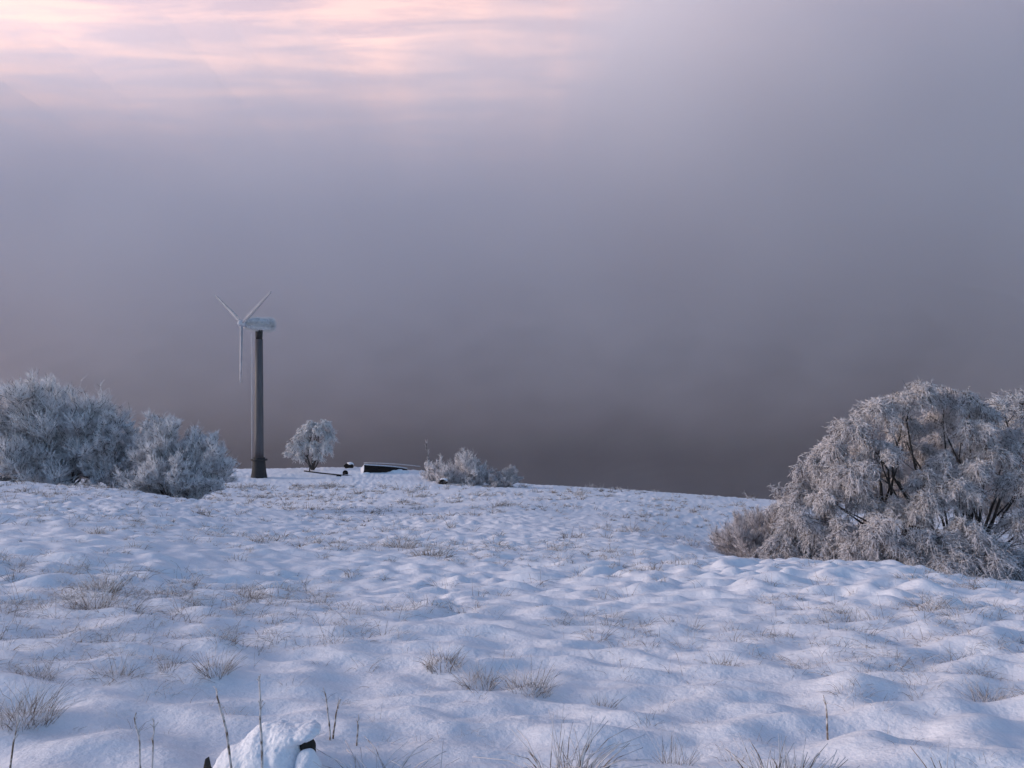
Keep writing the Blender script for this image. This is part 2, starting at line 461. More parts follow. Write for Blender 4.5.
dome_bush('frosted_bush', 46, 50, 194, 104, 'largest round bush in blue grey rime, at the left edge of the field', 44, 18000, 130000, rt=0.0155, base_row=492, seed=1)
dome_bush('frosted_bush', 116, 49, 70, 92, 'narrower rimed bush leaning against the largest round bush', 20, 7000, 46000, rt=0.0155, base_row=492, seed=2)
dome_bush('frosted_bush', 147, 56, 56, 100, 'pale bush showing only its top between two round bushes', 20, 6000, 38000, rt=0.017, base_row=496, seed=3)
dome_bush('frosted_bush', 180, 47, 118, 92, 'dark based round bush with rime, beside the wind turbine', 36, 12000, 90000, rt=0.015, base_row=504, seed=4)
dome_bush('frosted_bush', 460, 108, 70, 30, 'low wide pale bush on the crest behind the boat', 30, 6000, 34000, rt=0.026, base_row=488, seed=5, tw=TW_WARM)
dome_bush('frosted_bush', 502, 106, 40, 24, 'small round pale bush at the end of the bush row on the crest', 20, 4000, 24000, rt=0.024, base_row=491, seed=6, tw=TW_THIN)
dome_bush('frosted_bush', 428, 112, 24, 24, 'narrow upright rimed bush nearest the boat on the crest', 12, 1600, 6000, rt=0.03, base_row=480, seed=7, tw=TW_WARM, upb=0.8)
dome_bush('frosted_bush', 770, 31, 122, 76, 'brownish thinly rimed bush at the foot of the big willow', 34, 8000, 44000, rt=0.008, base_row=572, seed=8, tw=TW_THIN, upb=0.5)

def clump_tree(name, B, clumps, label, tw, rt, seed, trunks=3, spread=1.0, r0=0.16, nbr=13, ntw=260, nlet=900, cat='tree', droop=0.55, crown='crown', bare=0.18):
    """clumps: list of (centre, radius); limbs arch from the trunk feet to each clump; rime-heavy twigs hang from every clump"""
    rng = np.random.default_rng(seed)
    root = thing(name, B, label, cat, GSHRUB)
    feet = [B + np.array([rng.uniform(-1, 1) * spread, rng.uniform(-0.5, 0.5) * spread, -0.2]) for _ in range(trunks)]
    limbs = Acc(); tws = Acc()
    for c, r in clumps:
        c = np.asarray(c, float)
        f = min(feet, key=lambda q: np.linalg.norm((q - c)[:2]) + rng.uniform(0, 1.0) * spread)
        dist = np.linalg.norm(c - f)
        s = np.linspace(0, 1, 9)[:, None]
        ctl = f + (c - f) * 0.35 + np.array([0, 0, 0.28 * dist])
        path = f * (1 - s) ** 2 + 2 * ctl * s * (1 - s) + c * s ** 2
        wv = rng.normal(size=(2, 3)) * 0.035 * dist
        path += np.sin(s * np.pi * 2) * wv[0] + np.sin(s * np.pi * 3) * wv[1] * 0.6
        rr = np.linspace(r0 * (0.6 + 0.08 * dist / max(r0 * 20, 1)), r0 * 0.16, 9)
        limbs.add(path[None], rr[None], 6)
        P = path[None]
        sd = grow(P, 5, 0.5, 0.95, r * 1.5, 0.6, 0.25, 0.2, 5, 0.25, None, rng)
        limbs.add(sd, rad(5, 5, r0 * 0.2, r0 * 0.06, rng), 4)
        # branchlets through the clump
        n = nbr
        az = rng.uniform(0, 2 * np.pi, n); el = np.arcsin(rng.uniform(-0.25, 1, n))
        dr = np.stack([np.cos(az) * np.cos(el), np.sin(az) * np.cos(el), np.sin(el)], -1)
        s5 = np.linspace(0, 1, 5)[None, :, None]
        br = c + r * (dr[:, None] * s5 * rng.uniform(0.6, 1.0, (n, 1, 1)) + np.array([0, 0, -droop * 0.9]) * s5 ** 2 + rng.normal(size=(n, 1, 3)) * 0.2 * s5 * s5)
        limbs.add(br, rad(n, 5, r0 * 0.10, rt, rng), 3)
        t1 = grow(br, ntw, 0.1, 1.0, r * 0.50, 0.65, 0.05, droop, 4, 0.25, (c, 0.35), rng)
        t2 = grow(t1, nlet, 0.1, 1.0, r * 0.20, 0.72, 0.0, droop * 0.7, 3, 0.25, None, rng)
        tws.add(t1, rad(ntw, 4, rt * 1.1, rt * 0.8, rng), 3, np.repeat((rng.uniform(0, 1, (ntw, 1)) > bare * 2) * 0.85, 4, 1))
        tws.add(t2, rad(nlet, 3, rt, rt * 0.5, rng), 3, np.repeat((rng.uniform(0, 1, (nlet, 1)) > bare) * 0.9, 3, 1))
    limbs.build('trunk', [BARK], root, False, B)
    tws.build(crown, [tw], root, False, B)
    return root

# big willow
D0 = 29.0
_cl = [(878, 410, 26, 0), (898, 397, 20, .4), (922, 391, 20, .2), (944, 394, 18, 1), (966, 398, 20, .5), (852, 424, 20, -.3), (834, 444, 22, 0),
       (812, 462, 20, .3), (803, 490, 22, .4), (786, 512, 22, 0), (848, 468, 26, -.8), (822, 496, 22, -.6), (880, 448, 20, -.6), (905, 420, 22, 1.4),
       (938, 418, 20, 1.6), (972, 428, 24, -.2), (992, 452, 22, -.6), (985, 410, 18, .8), (1012, 440, 22, .5), (1018, 478, 22, -1.2), (958, 488, 24, -1.6),
       (934, 500, 20, -1.8), (972, 470, 18, -1.2), (860, 500, 20, -.6), (845, 528, 22, -1.4), (875, 528, 28, -2.4), (905, 545, 22, -2.6), (938, 538, 30, -2.8),
       (968, 528, 26, -2.6), (985, 552, 30, -3.0), (945, 562, 26, -3.2), (1018, 522, 22, -2.0), (1030, 560, 24, -2.6), (815, 535, 20, -1.0), (1040, 420, 26, .4),
       (1060, 460, 30, 0), (1070, 510, 30, -.8), (1075, 560, 26, -1.5), (795, 545, 18, -.4), (890, 470, 16, 1.8), (925, 455, 22, 2.6), (900, 500, 22, 2.4),
       (955, 455, 20, 2.5), (870, 560, 22, -2.2), (830, 560, 18, -1.2),
       (800, 520, 20, -.8), (780, 540, 18, -.6), (770, 555, 16, -.6), (810, 560, 18, -1.4), (850, 545, 20, -1.8), (790, 565, 16, -.8), (840, 480, 18, 1.5), (860, 450, 18, 1.5),
       (865, 485, 22, 3), (830, 520, 22, 2.6), (880, 520, 24, 3), (920, 530, 24, 3), (910, 485, 20, 3.4), (945, 490, 22, 3.4), (980, 500, 24, 3), (1010, 500, 24, 2.6), (800, 545, 22, 2),
       (850, 550, 24, 2.4), (900, 560, 24, 2), (950, 550, 26, 2), (1000, 550, 28, 2), (940, 440, 18, 3.2), (975, 450, 18, 2.8), (900, 440, 18, 2.8), (1045, 540, 28, 1.5), (925, 478, 18, -1), (890, 505, 18, -1), (915, 510, 18, -1.6), (868, 470, 16, -1), (940, 460, 16, -.6)]
_B = np.array([(940 - 512) / F * D0, D0, 0.0]); _B[2] = float(ground_z(_B[0], _B[1]))
clump_tree('willow_tree', _B, [(px_pt(a, b, D0 + dd), r / F * D0 * 0.86) for a, b, r, dd in _cl],
           'big spreading willow with hanging rime covered twigs and dark bare limbs', TW_WARM, 0.0070, 21, trunks=6, spread=1.8, r0=0.075, nbr=14, ntw=480, nlet=4000)
# second tree behind it
D1 = 37.0
_cl = [(1005, 411, 16, 0), (1022, 404, 18, 0), (1042, 414, 24, 0.5), (1015, 428, 20, 0.4), (1060, 420, 26, 0), (1035, 440, 26, -.5), (1070, 460, 26, 0), (1005, 450, 22, .6)]
_B = np.array([(1045 - 512) / F * D1, D1, 0.0]); _B[2] = float(ground_z(_B[0], _B[1]))
clump_tree('frosted_tree', _B, [(px_pt(a, b, D1 + dd), r / F * D1 * 1.05) for a, b, r, dd in _cl],
           'upright rimed tree rising behind the big willow, cut by the right edge', TW_BLUE, 0.009, 22, trunks=2, spread=0.5, r0=0.14, nbr=14, ntw=260, nlet=1000, droop=0.1)
# small white tree by the turbine
D2 = 120.0
_cl = [(305, 432, 11, 0), (318, 427, 10, 0), (329, 435, 9, .5), (296, 445, 9, -.5), (310, 444, 11, -1), (326, 446, 8, -1), (300, 455, 7, 0), (319, 456, 6, -.5), (290, 453, 5, 0), (311, 424, 7, .3), (325, 424, 6, 0)]
_B = np.array([(312 - 512) / F * D2, D2, 0.0]); _B[2] = float(ground_z(_B[0], _B[1]))
clump_tree('small_tree', _B, [(px_pt(a, b, D2 + dd), r / F * D2 * 0.95) for a, b, r, dd in _cl],
           'small lone weeping tree white with rime, right of the wind turbine', TW_WHITE, 0.032, 23, trunks=1, spread=0.2, r0=0.16, nbr=12, ntw=260, nlet=1100, bare=0.03)

# thin sapling on the crest
def make_sapling():
    d = 112.0; B = ground_hit(430, 474); B = np.array([(429 - 512) / F * d, d, float(ground_z((429 - 512) / F * d, d))])
    root = thing('sapling', B, 'thin bare sapling standing above the narrow bush on the crest', 'sapling', GSHRUB)
    s = np.linspace(0, 1, 6)[:, None]
    P = (B + np.array([0.1, 0, 0]) * np.sin(s * 5) + np.array([-0.3, 0, 5.2]) * s)[None]
    a = Acc(); a.add(P, np.linspace(0.08, 0.04, 6)[None], 5); a.build('trunk', [BARK], root, False, B)
    t = grow(P, 26, 0.3, 1.0, 0.55, 0.6, 0.5, 0, 3); a = Acc(); a.add(t, rad(26, 3, 0.04, 0.02), 3, np.full((26, 3), 0.4)); a.build('twigs', [TW_THIN], root, False, B)
make_sapling()

# ------------------------------------------------------------------ wind turbine
def ring_lathe(bm, prof, seg=32, wob=0):
    rows = []
    for r, z in prof:
        rows.append([bm.verts.new((r * math.cos(2 * math.pi * k / seg), r * math.sin(2 * math.pi * k / seg), z)) for k in range(seg)])
    for a, b in zip(rows[:-1], rows[1:]):
        for k in range(seg):
            bm.faces.new((a[k], a[(k + 1) % seg], b[(k + 1) % seg], b[k]))
    bm.faces.new(rows[0][::-1]); bm.faces.new(rows[-1])

def make_turbine():
    d = 110.0; x = (259 - 512) / F * d
    z = float(ground_z(x, d)) - 0.15
    k = d / F                                     # metres per photo pixel
    root = thing('wind_turbine', (x, d, z), 'tall three bladed wind turbine on a dark tower, its rotor head furred with rime', 'wind turbine')
    zt = (384 - 333) * k - z                      # tower top above base
    bm = bmesh.new()
    ring_lathe(bm, [(0.64, 3.05), (0.63, 6), (0.59, 12), (0.53, zt - 0.9)]); bm_obj('tower', bm, TOWER, root, True)
    bm = bmesh.new()
    ring_lathe(bm, [(1.18, 0.0), (1.14, 0.25), (1.0, 1.0), (0.86, 2.55), (0.84, 2.62)]); bm_obj('base', bm, DARKM, root, True)
    bm = bmesh.new()
    ring_lathe(bm, [(1.14, 2.62), (1.14, 2.84), (0.86, 2.86), (0.84, 3.05)]); bm_obj('flange', bm, DARKM, root)
    bm = bmesh.new()
    ring_lathe(bm, [(0.46, zt - 0.9), (0.52, zt + 0.5)]); bm_obj('neck', bm, DARKM, root, True)
    # hanging cable
    P = np.array([[[-0.95, -0.2, 1.5 + (zt + 0.2 - 1.5) * s] for s in np.linspace(0, 1, 6)]])
    a = Acc(); a.add(P, np.full((1, 6), 0.03), 6); a.build('cable', [PALEWOOD], root)
    # nacelle: yawed so that the rotor looks left and a little towards the viewer
    yaw = R(40); ax = np.array([-math.sin(yaw), -math.cos(yaw), 0]); lat = np.array([math.cos(yaw), -math.sin(yaw), 0]); up = np.array([0, 0, 1.0])
    zc = (384 - 324.5) * k - z
    def loc(a_, l_, u_): return np.array([0, 0, zc]) + ax * a_ + lat * l_ + up * u_
    bm = bmesh.new()
    prof = [(-2.3, .30, .38), (-2.1, .62, .66), (-1.0, .80, .82), (0.4, .82, .84), (1.4, .72, .74), (2.1, .50, .52), (2.25, .42, .44)]
    rows = []
    for a_, hw, hh in prof:
        row = []
        for q in range(16):
            t = 2 * math.pi * q / 16
            c_, s_ = math.cos(t), math.sin(t)
            c_ = math.copysign(abs(c_) ** 0.4, c_); s_ = math.copysign(abs(s_) ** 0.4, s_)
            row.append(bm.verts.new(loc(a_, hw * c_, hh * s_)))
        rows.append(row)
    for r1, r2 in zip(rows[:-1], rows[1:]):
        for q in range(16): bm.faces.new((r1[q], r1[(q + 1) % 16], r2[(q + 1) % 16], r2[q]))
    bm.faces.new(rows[0][::-1]); bm.faces.new(rows[-1])
    nac = bm_obj('nacelle', bm, RIME, root, True)
    # rime feathers on the nacelle
    rng = np.random.default_rng(3)
    n = 3200
    aa = rng.uniform(-2.3, 2.2, n); t = rng.uniform(0, 2 * np.pi, n)
    hw = np.interp(aa, [p[0] for p in prof], [p[1] for p in prof])
    st = np.array([0, 0, zc]) + aa[:, None] * ax + (hw * np.cos(t))[:, None] * lat * 0.95 + (hw * np.sin(t))[:, None] * up * 0.95
    dr = unit(np.cos(t)[:, None] * lat + np.sin(t)[:, None] * up + rng.normal(size=(n, 3)) * 0.4 + np.array([0.25, 0, 0.1]))
    L = rng.uniform(0.1, 0.42, n)[:, None, None] * (1 + 0.5 * (aa < -1.2))[:, None, None]
    P = st[:, None] + dr[:, None] * L * np.linspace(0, 1, 3)[None, :, None]
    a = Acc(); a.add(P, rad(n, 3, 0.05, 0.012, rng), 3); a.build('rime_feathers', [TW_WHITE], nac)
    for a_ in (-1.1, -0.2, 0.7):
        bm = bmesh.new()
        c0 = [loc(a_ + da, -0.86 * sd, du) for sd in (0.98, 1.03) for da, du in ((-.3, -.2), (.3, -.2), (.3, .25), (-.3, .25))]
        v = [bm.verts.new(p) for p in c0]
        for f in ((0, 1, 2, 3), (7, 6, 5, 4), (0, 4, 5, 1), (1, 5, 6, 2), (2, 6, 7, 3), (3, 7, 4, 0)): bm.faces.new([v[i] for i in f])
        bmesh.ops.recalc_face_normals(bm, faces=bm.faces); bm_obj('vent', bm, DARKM, nac)
    # hub
    bm = bmesh.new()
    rows = []
    for a_, r_ in [(2.25, .42), (2.5, .48), (2.9, .45), (3.2, .28), (3.32, .06)]:
        rows.append([bm.verts.new(loc(a_, r_ * math.cos(2 * math.pi * q / 16), r_ * math.sin(2 * math.pi * q / 16))) for q in range(16)])
    for r1, r2 in zip(rows[:-1], rows[1:]):
        for q in range(16): bm.faces.new((r1[q], r1[(q + 1) % 16], r2[(q + 1) % 16], r2[q]))
    bm.faces.new(rows[0][::-1]); bm.faces.new(rows[-1])
    bm_obj('hub', bm, RIME, root, True)
    # blades
    Lb = 8.3
    for deg in (-92, 28, 148):
        e = lat * math.cos(R(deg)) + up * math.sin(R(deg)); w = np.cross(ax, e)
        bm = bmesh.new(); rows = []
        for s, ch, th in [(0.3, .30, .22), (0.9, .40, .22), (1.7, .66, .20), (3.2, .58, .17), (5.2, .46, .14), (7.2, .34, .11), (8.1, .24, .08), (8.3, .06, .015)]:
            tw = R(22) * (1 - s / Lb) + R(8)
            cdir = w * math.cos(tw) + ax * math.sin(tw); ndir = np.cross(e, cdir)
            row = []
            if deg == -92: ch *= 1.5
            else: ch *= 0.85; th *= 0.8
            for q in range(12):
                t = 2 * math.pi * q / 12
                row.append(bm.verts.new(loc(2.72, 0, 0) + e * s + cdir * (math.cos(t) * ch * .5 - ch * .12) + ndir * math.sin(t) * th))
            rows.append(row)
        for r1, r2 in zip(rows[:-1], rows[1:]):
            for q in range(12): bm.faces.new((r1[q], r1[(q + 1) % 12], r2[(q + 1) % 12], r2[q]))
        bm.faces.new(rows[0][::-1]); bm.faces.new(rows[-1])
        bmesh.ops.recalc_face_normals(bm, faces=bm.faces)
        bl = bm_obj('blade', bm, BLADE, root, True)
        n = 260
        ss = rng.uniform(0.6, 8.2, n); wq = np.cross(ax, e)
        st = loc(2.72, 0, 0) + e * ss[:, None] - wq * (0.15 * (1 - ss / 10))[:, None]
        dr = unit(-wq + rng.normal(size=(n, 3)) * 0.35)
        P = st[:, None] + dr[:, None] * (rng.uniform(0.1, 0.35, n) * (1 - ss / 12))[:, None, None] * np.linspace(0, 1, 3)[None, :, None]
        a = Acc(); a.add(P, rad(n, 3, 0.035, 0.01, rng), 3); a.build('rime_fringe', [TW_WHITE], bl)
make_turbine()

# ------------------------------------------------------------------ boat and trailer on the crest
def lump(bm, c, r, seed, nz=0.3, seg=18):
    m = bmesh.ops.create_icosphere(bm, subdivisions=4, radius=1.0)
    rg = random.Random(seed); ph = [rg.uniform(0, 6) for _ in range(6)]
    for v in m['verts']:
        p = v.co.copy()
        q = 1 + nz * (0.4 * math.sin(2.3 * p.x + ph[0]) * math.sin(2.1 * p.z + ph[1]) + 0.35 * math.sin(3.7 * p.y + ph[2] + p.x) + 0.2 * math.sin(7 * p.z + ph[3]) * math.sin(6 * p.x + ph[4]))
        v.co = (c[0] + p.x * r[0] * q, c[1] + p.y * r[1] * q, c[2] + p.z * r[2] * q)

def make_boat():
    d = 117.0; x = (385 - 512) / F * d; z = float(ground_z(x, d))
    root = thing('rowing_boat', (x, d, z), 'black hulled old rowing boat tilted on its side in the snow', 'boat')
    root.rotation_euler = (0, 0, R(28)); root.location.z -= 0.38; L = 7.0; tilt = R(-26); pit = R(2.5)
    def pt(s, a, inset=0.0):
        """s 0 stern .. 1 bow, a -1..1 round the section from gunwale to gunwale"""
        b = 0.98 * (1 - max(0, (s - 0.35) / 0.65) ** 2.2) * (0.88 + 0.12 * min(1, s / 0.35)) - inset
        dep = 0.95 * (1 - 0.35 * max(0, (s - 0.55) / 0.45) ** 2) - inset
        b = max(b, 0.02)
        t = a * math.pi / 2
        yy = b * math.copysign(abs(math.sin(t)) ** 0.8, a); zz = -dep * abs(math.cos(t)) ** 0.75
        sheer = 0.22 * (2 * s - 0.9) ** 2
        xx = -L / 2 + L * s
        zz += sheer - 0.45 * s * s
        y2 = yy * math.cos(tilt) - zz * math.sin(tilt); z2 = yy * math.sin(tilt) + zz * math.cos(tilt)
        x3 = xx * math.cos(pit) + z2 * math.sin(pit); z3 = -xx * math.sin(pit) + z2 * math.cos(pit)
        return (x3, y2, z3 + 0.95)
    NS, NA = 16, 17
    bm = bmesh.new()
    outer = [[bm.verts.new(pt(i / NS, -1 + 2 * j / (NA - 1))) for j in range(NA)] for i in range(NS + 1)]
    inner = [[bm.verts.new(pt(i / NS, -1 + 2 * j / (NA - 1), 0.06)) for j in range(NA)] for i in range(NS + 1)]
    for i in range(NS):
        for j in range(NA - 1):
            bm.faces.new((outer[i][j], outer[i + 1][j], outer[i + 1][j + 1], outer[i][j + 1]))
            bm.faces.new((inner[i][j + 1], inner[i + 1][j + 1], inner[i + 1][j], inner[i][j]))
        for j in (0, NA - 1):
            bm.faces.new((outer[i][j], inner[i][j], inner[i + 1][j], outer[i + 1][j]))
    bmesh.ops.recalc_face_normals(bm, faces=bm.faces)
    hull = bm_obj('hull', bm, HULL, root, True)
    # transom
    bm = bmesh.new()
    for off in (0.0,):
        f = [bm.verts.new(np.array(pt(0, -1 + 2 * j / (NA - 1))) + np.array([-0.05, 0, 0])) for j in range(NA)]
        b2 = [bm.verts.new(np.array(pt(0, -1 + 2 * j / (NA - 1))) + np.array([0.02, 0, 0])) for j in range(NA)]
        bm.faces.new(f); bm.faces.new(b2[::-1])
        for j in range(NA): bm.faces.new((f[j], b2[j], b2[(j + 1) % NA], f[(j + 1) % NA]))
    bmesh.ops.recalc_face_normals(bm, faces=bm.faces)
    bm_obj('transom', bm, PALEWOOD, root)
    # gunwales
    for a in (-1, 1):
        P = np.array([[pt(s, a) for s in np.linspace(0, 1, 14)]]); P[..., 2] += 0.06
        ac = Acc(); ac.add(P, np.full((1, 14), 0.09), 6); ac.build('gunwale', [PALEWOOD], root)
    # snow filling
    bm = bmesh.new(); rows = []
    for i in range(NS + 1):
        s = i / NS
        l = np.array(pt(s, -0.97, 0.05)); r = np.array(pt(s, 0.97, 0.05))
        rows.append([bm.verts.new(l + (r - l) * q / 8 + np.array([0, 0, -0.02 + 0.22 * math.sin(math.pi * q / 8) * (0.6 + 0.4 * math.sin(5 * s + q))])) for q in range(9)])
    low = [[bm.verts.new(v.co + (v.co * 0) - __import__('mathutils').Vector((0, 0, 0.15))) for v in row] for row in rows]
    for A_, flip in ((rows, 0), (low, 1)):
        for r1, r2 in zip(A_[:-1], A_[1:]):
            for q in range(8):
                f = (r1[q], r2[q], r2[q + 1], r1[q + 1]); bm.faces.new(f[::-1] if not flip else f)
    for q in range(8):
        bm.faces.new((rows[0][q], rows[0][q + 1], low[0][q + 1], low[0][q])); bm.faces.new((rows[-1][q + 1], rows[-1][q], low[-1][q], low[-1][q + 1]))
    for i in range(NS):
        bm.faces.new((rows[i + 1][0], rows[i][0], low[i][0], low[i + 1][0])); bm.faces.new((rows[i][8], rows[i + 1][8], low[i + 1][8], low[i][8]))
    bmesh.ops.recalc_face_normals(bm, faces=bm.faces)
    bm_obj('snow_filling', bm, SNOW, root, True)
    bm = bmesh.new()
    for i in range(9):
        lump(bm, (-3.3 + 0.75 * i, -1.05 + 0.1 * math.sin(i * 2.1), 0.22), (0.75, 0.5, (0.34, 0.2, 0.12, 0.1, 0.14, 0.26, 0.42, 0.5, 0.4)[i]), 60 + i, 0.2)
    bm_obj('snow_drift', bm, SNOW, root, True)
    # mast / oar laid along the top
    P = np.array([[[-3.3 + 8.6 * s, 0.35, 1.30 - 0.55 * s * s] for s in np.linspace(0, 1, 8)]])
    o = Acc(); o.add(P + np.array([x, d, z]), np.full((1, 8), 0.045), 6)
    q = o.build('mast', [PALEWOOD], None, False, (0, 0, 0)); tag(q, 'long pale pole lying along the top of the black boat', 'mast')
make_boat()

def make_trailer():
    d = 113.0; k = d / F
    x = (322 - 512) * k; z = float(ground_z(x, d))
    root = thing('boat_trailer', (x, d, z), 'low boat trailer with long thin drawbar and dark wheels half sunk in snow', 'trailer')
    def rel(px, row): return np.array([(px - 322) * k, 0, (384 - row) * k - z])
    zoff = rel(322, 473)[2]; shift = np.array([0, 0, 0.36 - zoff])
    bar = np.array([[rel(304, 470.5), rel(322, 472.8), rel(340, 474.6), rel(353, 476)]]) + shift
    a = Acc(); a.add(bar, np.full((1, 4), 0.11), 6); a.build('drawbar', [DARKM], root)
    post = np.array([[rel(309.5, 471.5), rel(309.8, 468), rel(310, 465.5)]]) + shift
    a = Acc(); a.add(post, np.full((1, 3), 0.10), 6)
    a.add(np.array([[rel(308.6, 465.6), rel(310, 465.3), rel(311.4, 465.8)]]) + shift, np.full((1, 3), 0.12), 6); a.build('jockey_stand', [DARKM], root)
    for px, row, dy, rr in ((340, 476.2, -0.8, 0.42), (344, 473.3, 0.9, 0.42)):
        c = rel(px, row) + shift + np.array([0, dy, 0])
        th = np.linspace(0, 2 * np.pi, 25)
        bm = bmesh.new(); rings = []
        for t in th[:-1]:
            ring = []
            for q in range(8):
                p = 2 * math.pi * q / 8
                rad_ = rr - 0.14 + 0.14 * math.cos(p)
                ring.append(bm.verts.new((c[0] + rad_ * math.cos(t), c[1] + 0.13 * math.sin(p), c[2] + rad_ * math.sin(t))))
            rings.append(ring)
        for i in range(24):
            for q in range(8): bm.faces.new((rings[i][q], rings[(i + 1) % 24][q], rings[(i + 1) % 24][(q + 1) % 8], rings[i][(q + 1) % 8]))
        bmesh.ops.recalc_face_normals(bm, faces=bm.faces)
        w = bm_obj('wheel', bm, HULL, root, True)
        a = Acc(); a.add(np.array([[c + [0, -0.07, 0], c + [0, 0.07, 0]]]), np.full((1, 2), 0.2), 14); a.build('rim', [DARKM], w)
    ax_ = np.array([[rel(340, 476.2) + shift + [0, -0.8, 0], rel(344, 473.3) + shift + [0, 0.9, 0]]])
    a = Acc(); a.add(ax_, np.full((1, 2), 0.06), 6); a.build('axle', [DARKM], root)
    return root
make_trailer()

def make_rock(px, row, w, h, label, seed):
    P = ground_hit(px, row); k = P[1] / F
    root = thing('rock', P, label, 'rock', 'dark stones showing through the snow')
    bm = bmesh.new(); lump(bm, (0, 0, h * k * 0.35), (w * k / 2, w * k * 0.4, h * k * 0.6), seed); bm_obj('stone', bm, HULL, root, True)
    bm = bmesh.new(); lump(bm, (0.1 * w * k, 0.1 * w * k, h * k * 0.75), (w * k * .42, w * k * 0.36, h * k * 0.32), seed + 1); bm_obj('snow_cap', bm, SNOW, root, True)
make_rock(349, 468, 9, 6, 'dark snow capped stone between the trailer and the boat', 3)
make_rock(443, 484, 9, 6, 'dark snow capped stone in front of the low wide bush', 5)

# ------------------------------------------------------------------ stump in the foreground
def make_stump():
    d = 3.35; k = d / F
    x = (268 - 512) * k
    g = float(ground_z(x, d))
    root = thing('tree_stump', (x, d, g), 'snow buried rotten stump with a dark hollow under its snow brim, at the bottom edge', 'stump')
    def rel(px, row, dy=0.0): return ((px - 268) * k, dy, (384 - row) * k - g)
    # wooden body
    bm = bmesh.new()
    lump(bm, rel(305, 758, 0.03), (0.045, 0.05, 0.080), 4, 0.5); lump(bm, rel(300, 775, 0.03), (0.07, 0.06, 0.09), 6, 0.25)
    bm_obj('wood', bm, WETWOOD, root, True)
    # snow cap with overhanging brim
    bm = bmesh.new()
    for i, (c, r) in enumerate([((268, 800, .05), (.215, .20, .305)), ((280, 790, .05), (.125, .19, .262)), ((240, 800, 0.03), (.15, .18, .22)), ((330, 822, .05), (.2, .2, .2)), ((305, 733, .02), (.060, .09, .022)), ((290, 737, .03), (.085, .10, .040))]):
        lump(bm, rel(*c), r, 30 + i, 0.10)
    o = bm_obj('snow_cap', bm, SNOW, root, True)
    md = o.modifiers.new('merge', 'REMESH'); md.mode = 'VOXEL'; md.voxel_size = 0.007; md.use_smooth_shade = True
    sm = o.modifiers.new('soft', 'SMOOTH'); sm.iterations = 12; sm.factor = 0.5
    for nm, size, st in (('snow_lumps', 0.12, 0.022), ('snow_grain', 0.018, 0.010)):
        tx = bpy.data.textures.new(nm, 'CLOUDS'); tx.noise_scale = size; tx.noise_depth = 3
        dm = o.modifiers.new(nm, 'DISPLACE'); dm.texture = tx; dm.strength = st; dm.mid_level = 0.5; dm.texture_coords = 'LOCAL'
    # snow lump in front of the hollow
    bm = bmesh.new()
    lump(bm, rel(310, 772, -0.06), (.068, .055, .120), 40, 0.2); lump(bm, rel(319, 780, -0.05), (.06, .06, .08), 41, 0.15)
    o = bm_obj('snow_lump', bm, SNOW, root, True)
    md = o.modifiers.new('merge', 'REMESH'); md.mode = 'VOXEL'; md.voxel_size = 0.006; md.use_smooth_shade = True
    sm = o.modifiers.new('soft', 'SMOOTH'); sm.iterations = 4; sm.factor = 0.5
    dm = o.modifiers.new('grain', 'DISPLACE'); dm.texture = bpy.data.textures['snow_lumps']; dm.strength = 0.025; dm.mid_level = 0.5; dm.texture_coords = 'LOCAL'
    # splintered shard
    bm = bmesh.new()
    pts = [(216, 775), (217, 752), (219, 742), (221, 752), (225, 757), (230, 768), (233, 778)]
    f = [bm.verts.new(rel(a, b, -0.16 + 0.01 * math.sin(i))) for i, (a, b) in enumerate(pts)]
    b_ = [bm.verts.new(rel(a + 1, b + 1, -0.12)) for i, (a, b) in enumerate(pts)]
    bm.faces.new(f); bm.faces.new(b_[::-1])
    for j in range(len(pts)): bm.faces.new((f[j], b_[j], b_[(j + 1) % len(pts)], f[(j + 1) % len(pts)]))
    bmesh.ops.recalc_face_normals(bm, faces=bm.faces)
    bm_obj('splinter', bm, WETWOOD, root)
make_stump()

# ------------------------------------------------------------------ grass
def blades(P, w, h, n, r, rng, bend=0.5, bare=0.35, segs=4):
    """n blades of a tuft at P, w wide and h high in metres -> paths, radii, frost"""
    a = rng.uniform(0, 2 * np.pi, n); q = np.sqrt(rng.uniform(0, 1, n)) * w * 0.32
    st = np.stack([np.cos(a) * q, np.sin(a) * q, np.full(n, -0.04)], -1) + P
    d = unit(np.stack([np.cos(a) * rng.uniform(0, .7, n) + rng.normal(size=n) * .25, np.sin(a) * rng.uniform(0, .7, n) + rng.normal(size=n) * .25, np.ones(n)], -1))
    L = h * rng.uniform(0.35, 1.15, n)
    s = np.linspace(0, 1, segs)
    side = unit(np.stack([d[:, 0], d[:, 1], 0 * a], -1) + rng.normal(size=(n, 3)) * [.15, .15, 0])
    b = bend * rng.uniform(0.1, 1.2, n)
    Q = st[:, None] + L[:, None, None] * (d[:, None] * s[None, :, None] + (side[:, None] * 0.6 + np.array([0, 0, -0.6])) * b[:, None, None] * (s ** 2.2)[None, :, None])
    Rr = r * rng.uniform(0.7, 1.3, (n, 1)) * np.linspace(1, 0.45, segs)[None]
    fr = np.clip(rng.uniform(0.0, 0.9, (n, 1)) + (s[None] - 0.5) * 0.5 - bare, 0, 1)
    return Q, Rr, fr

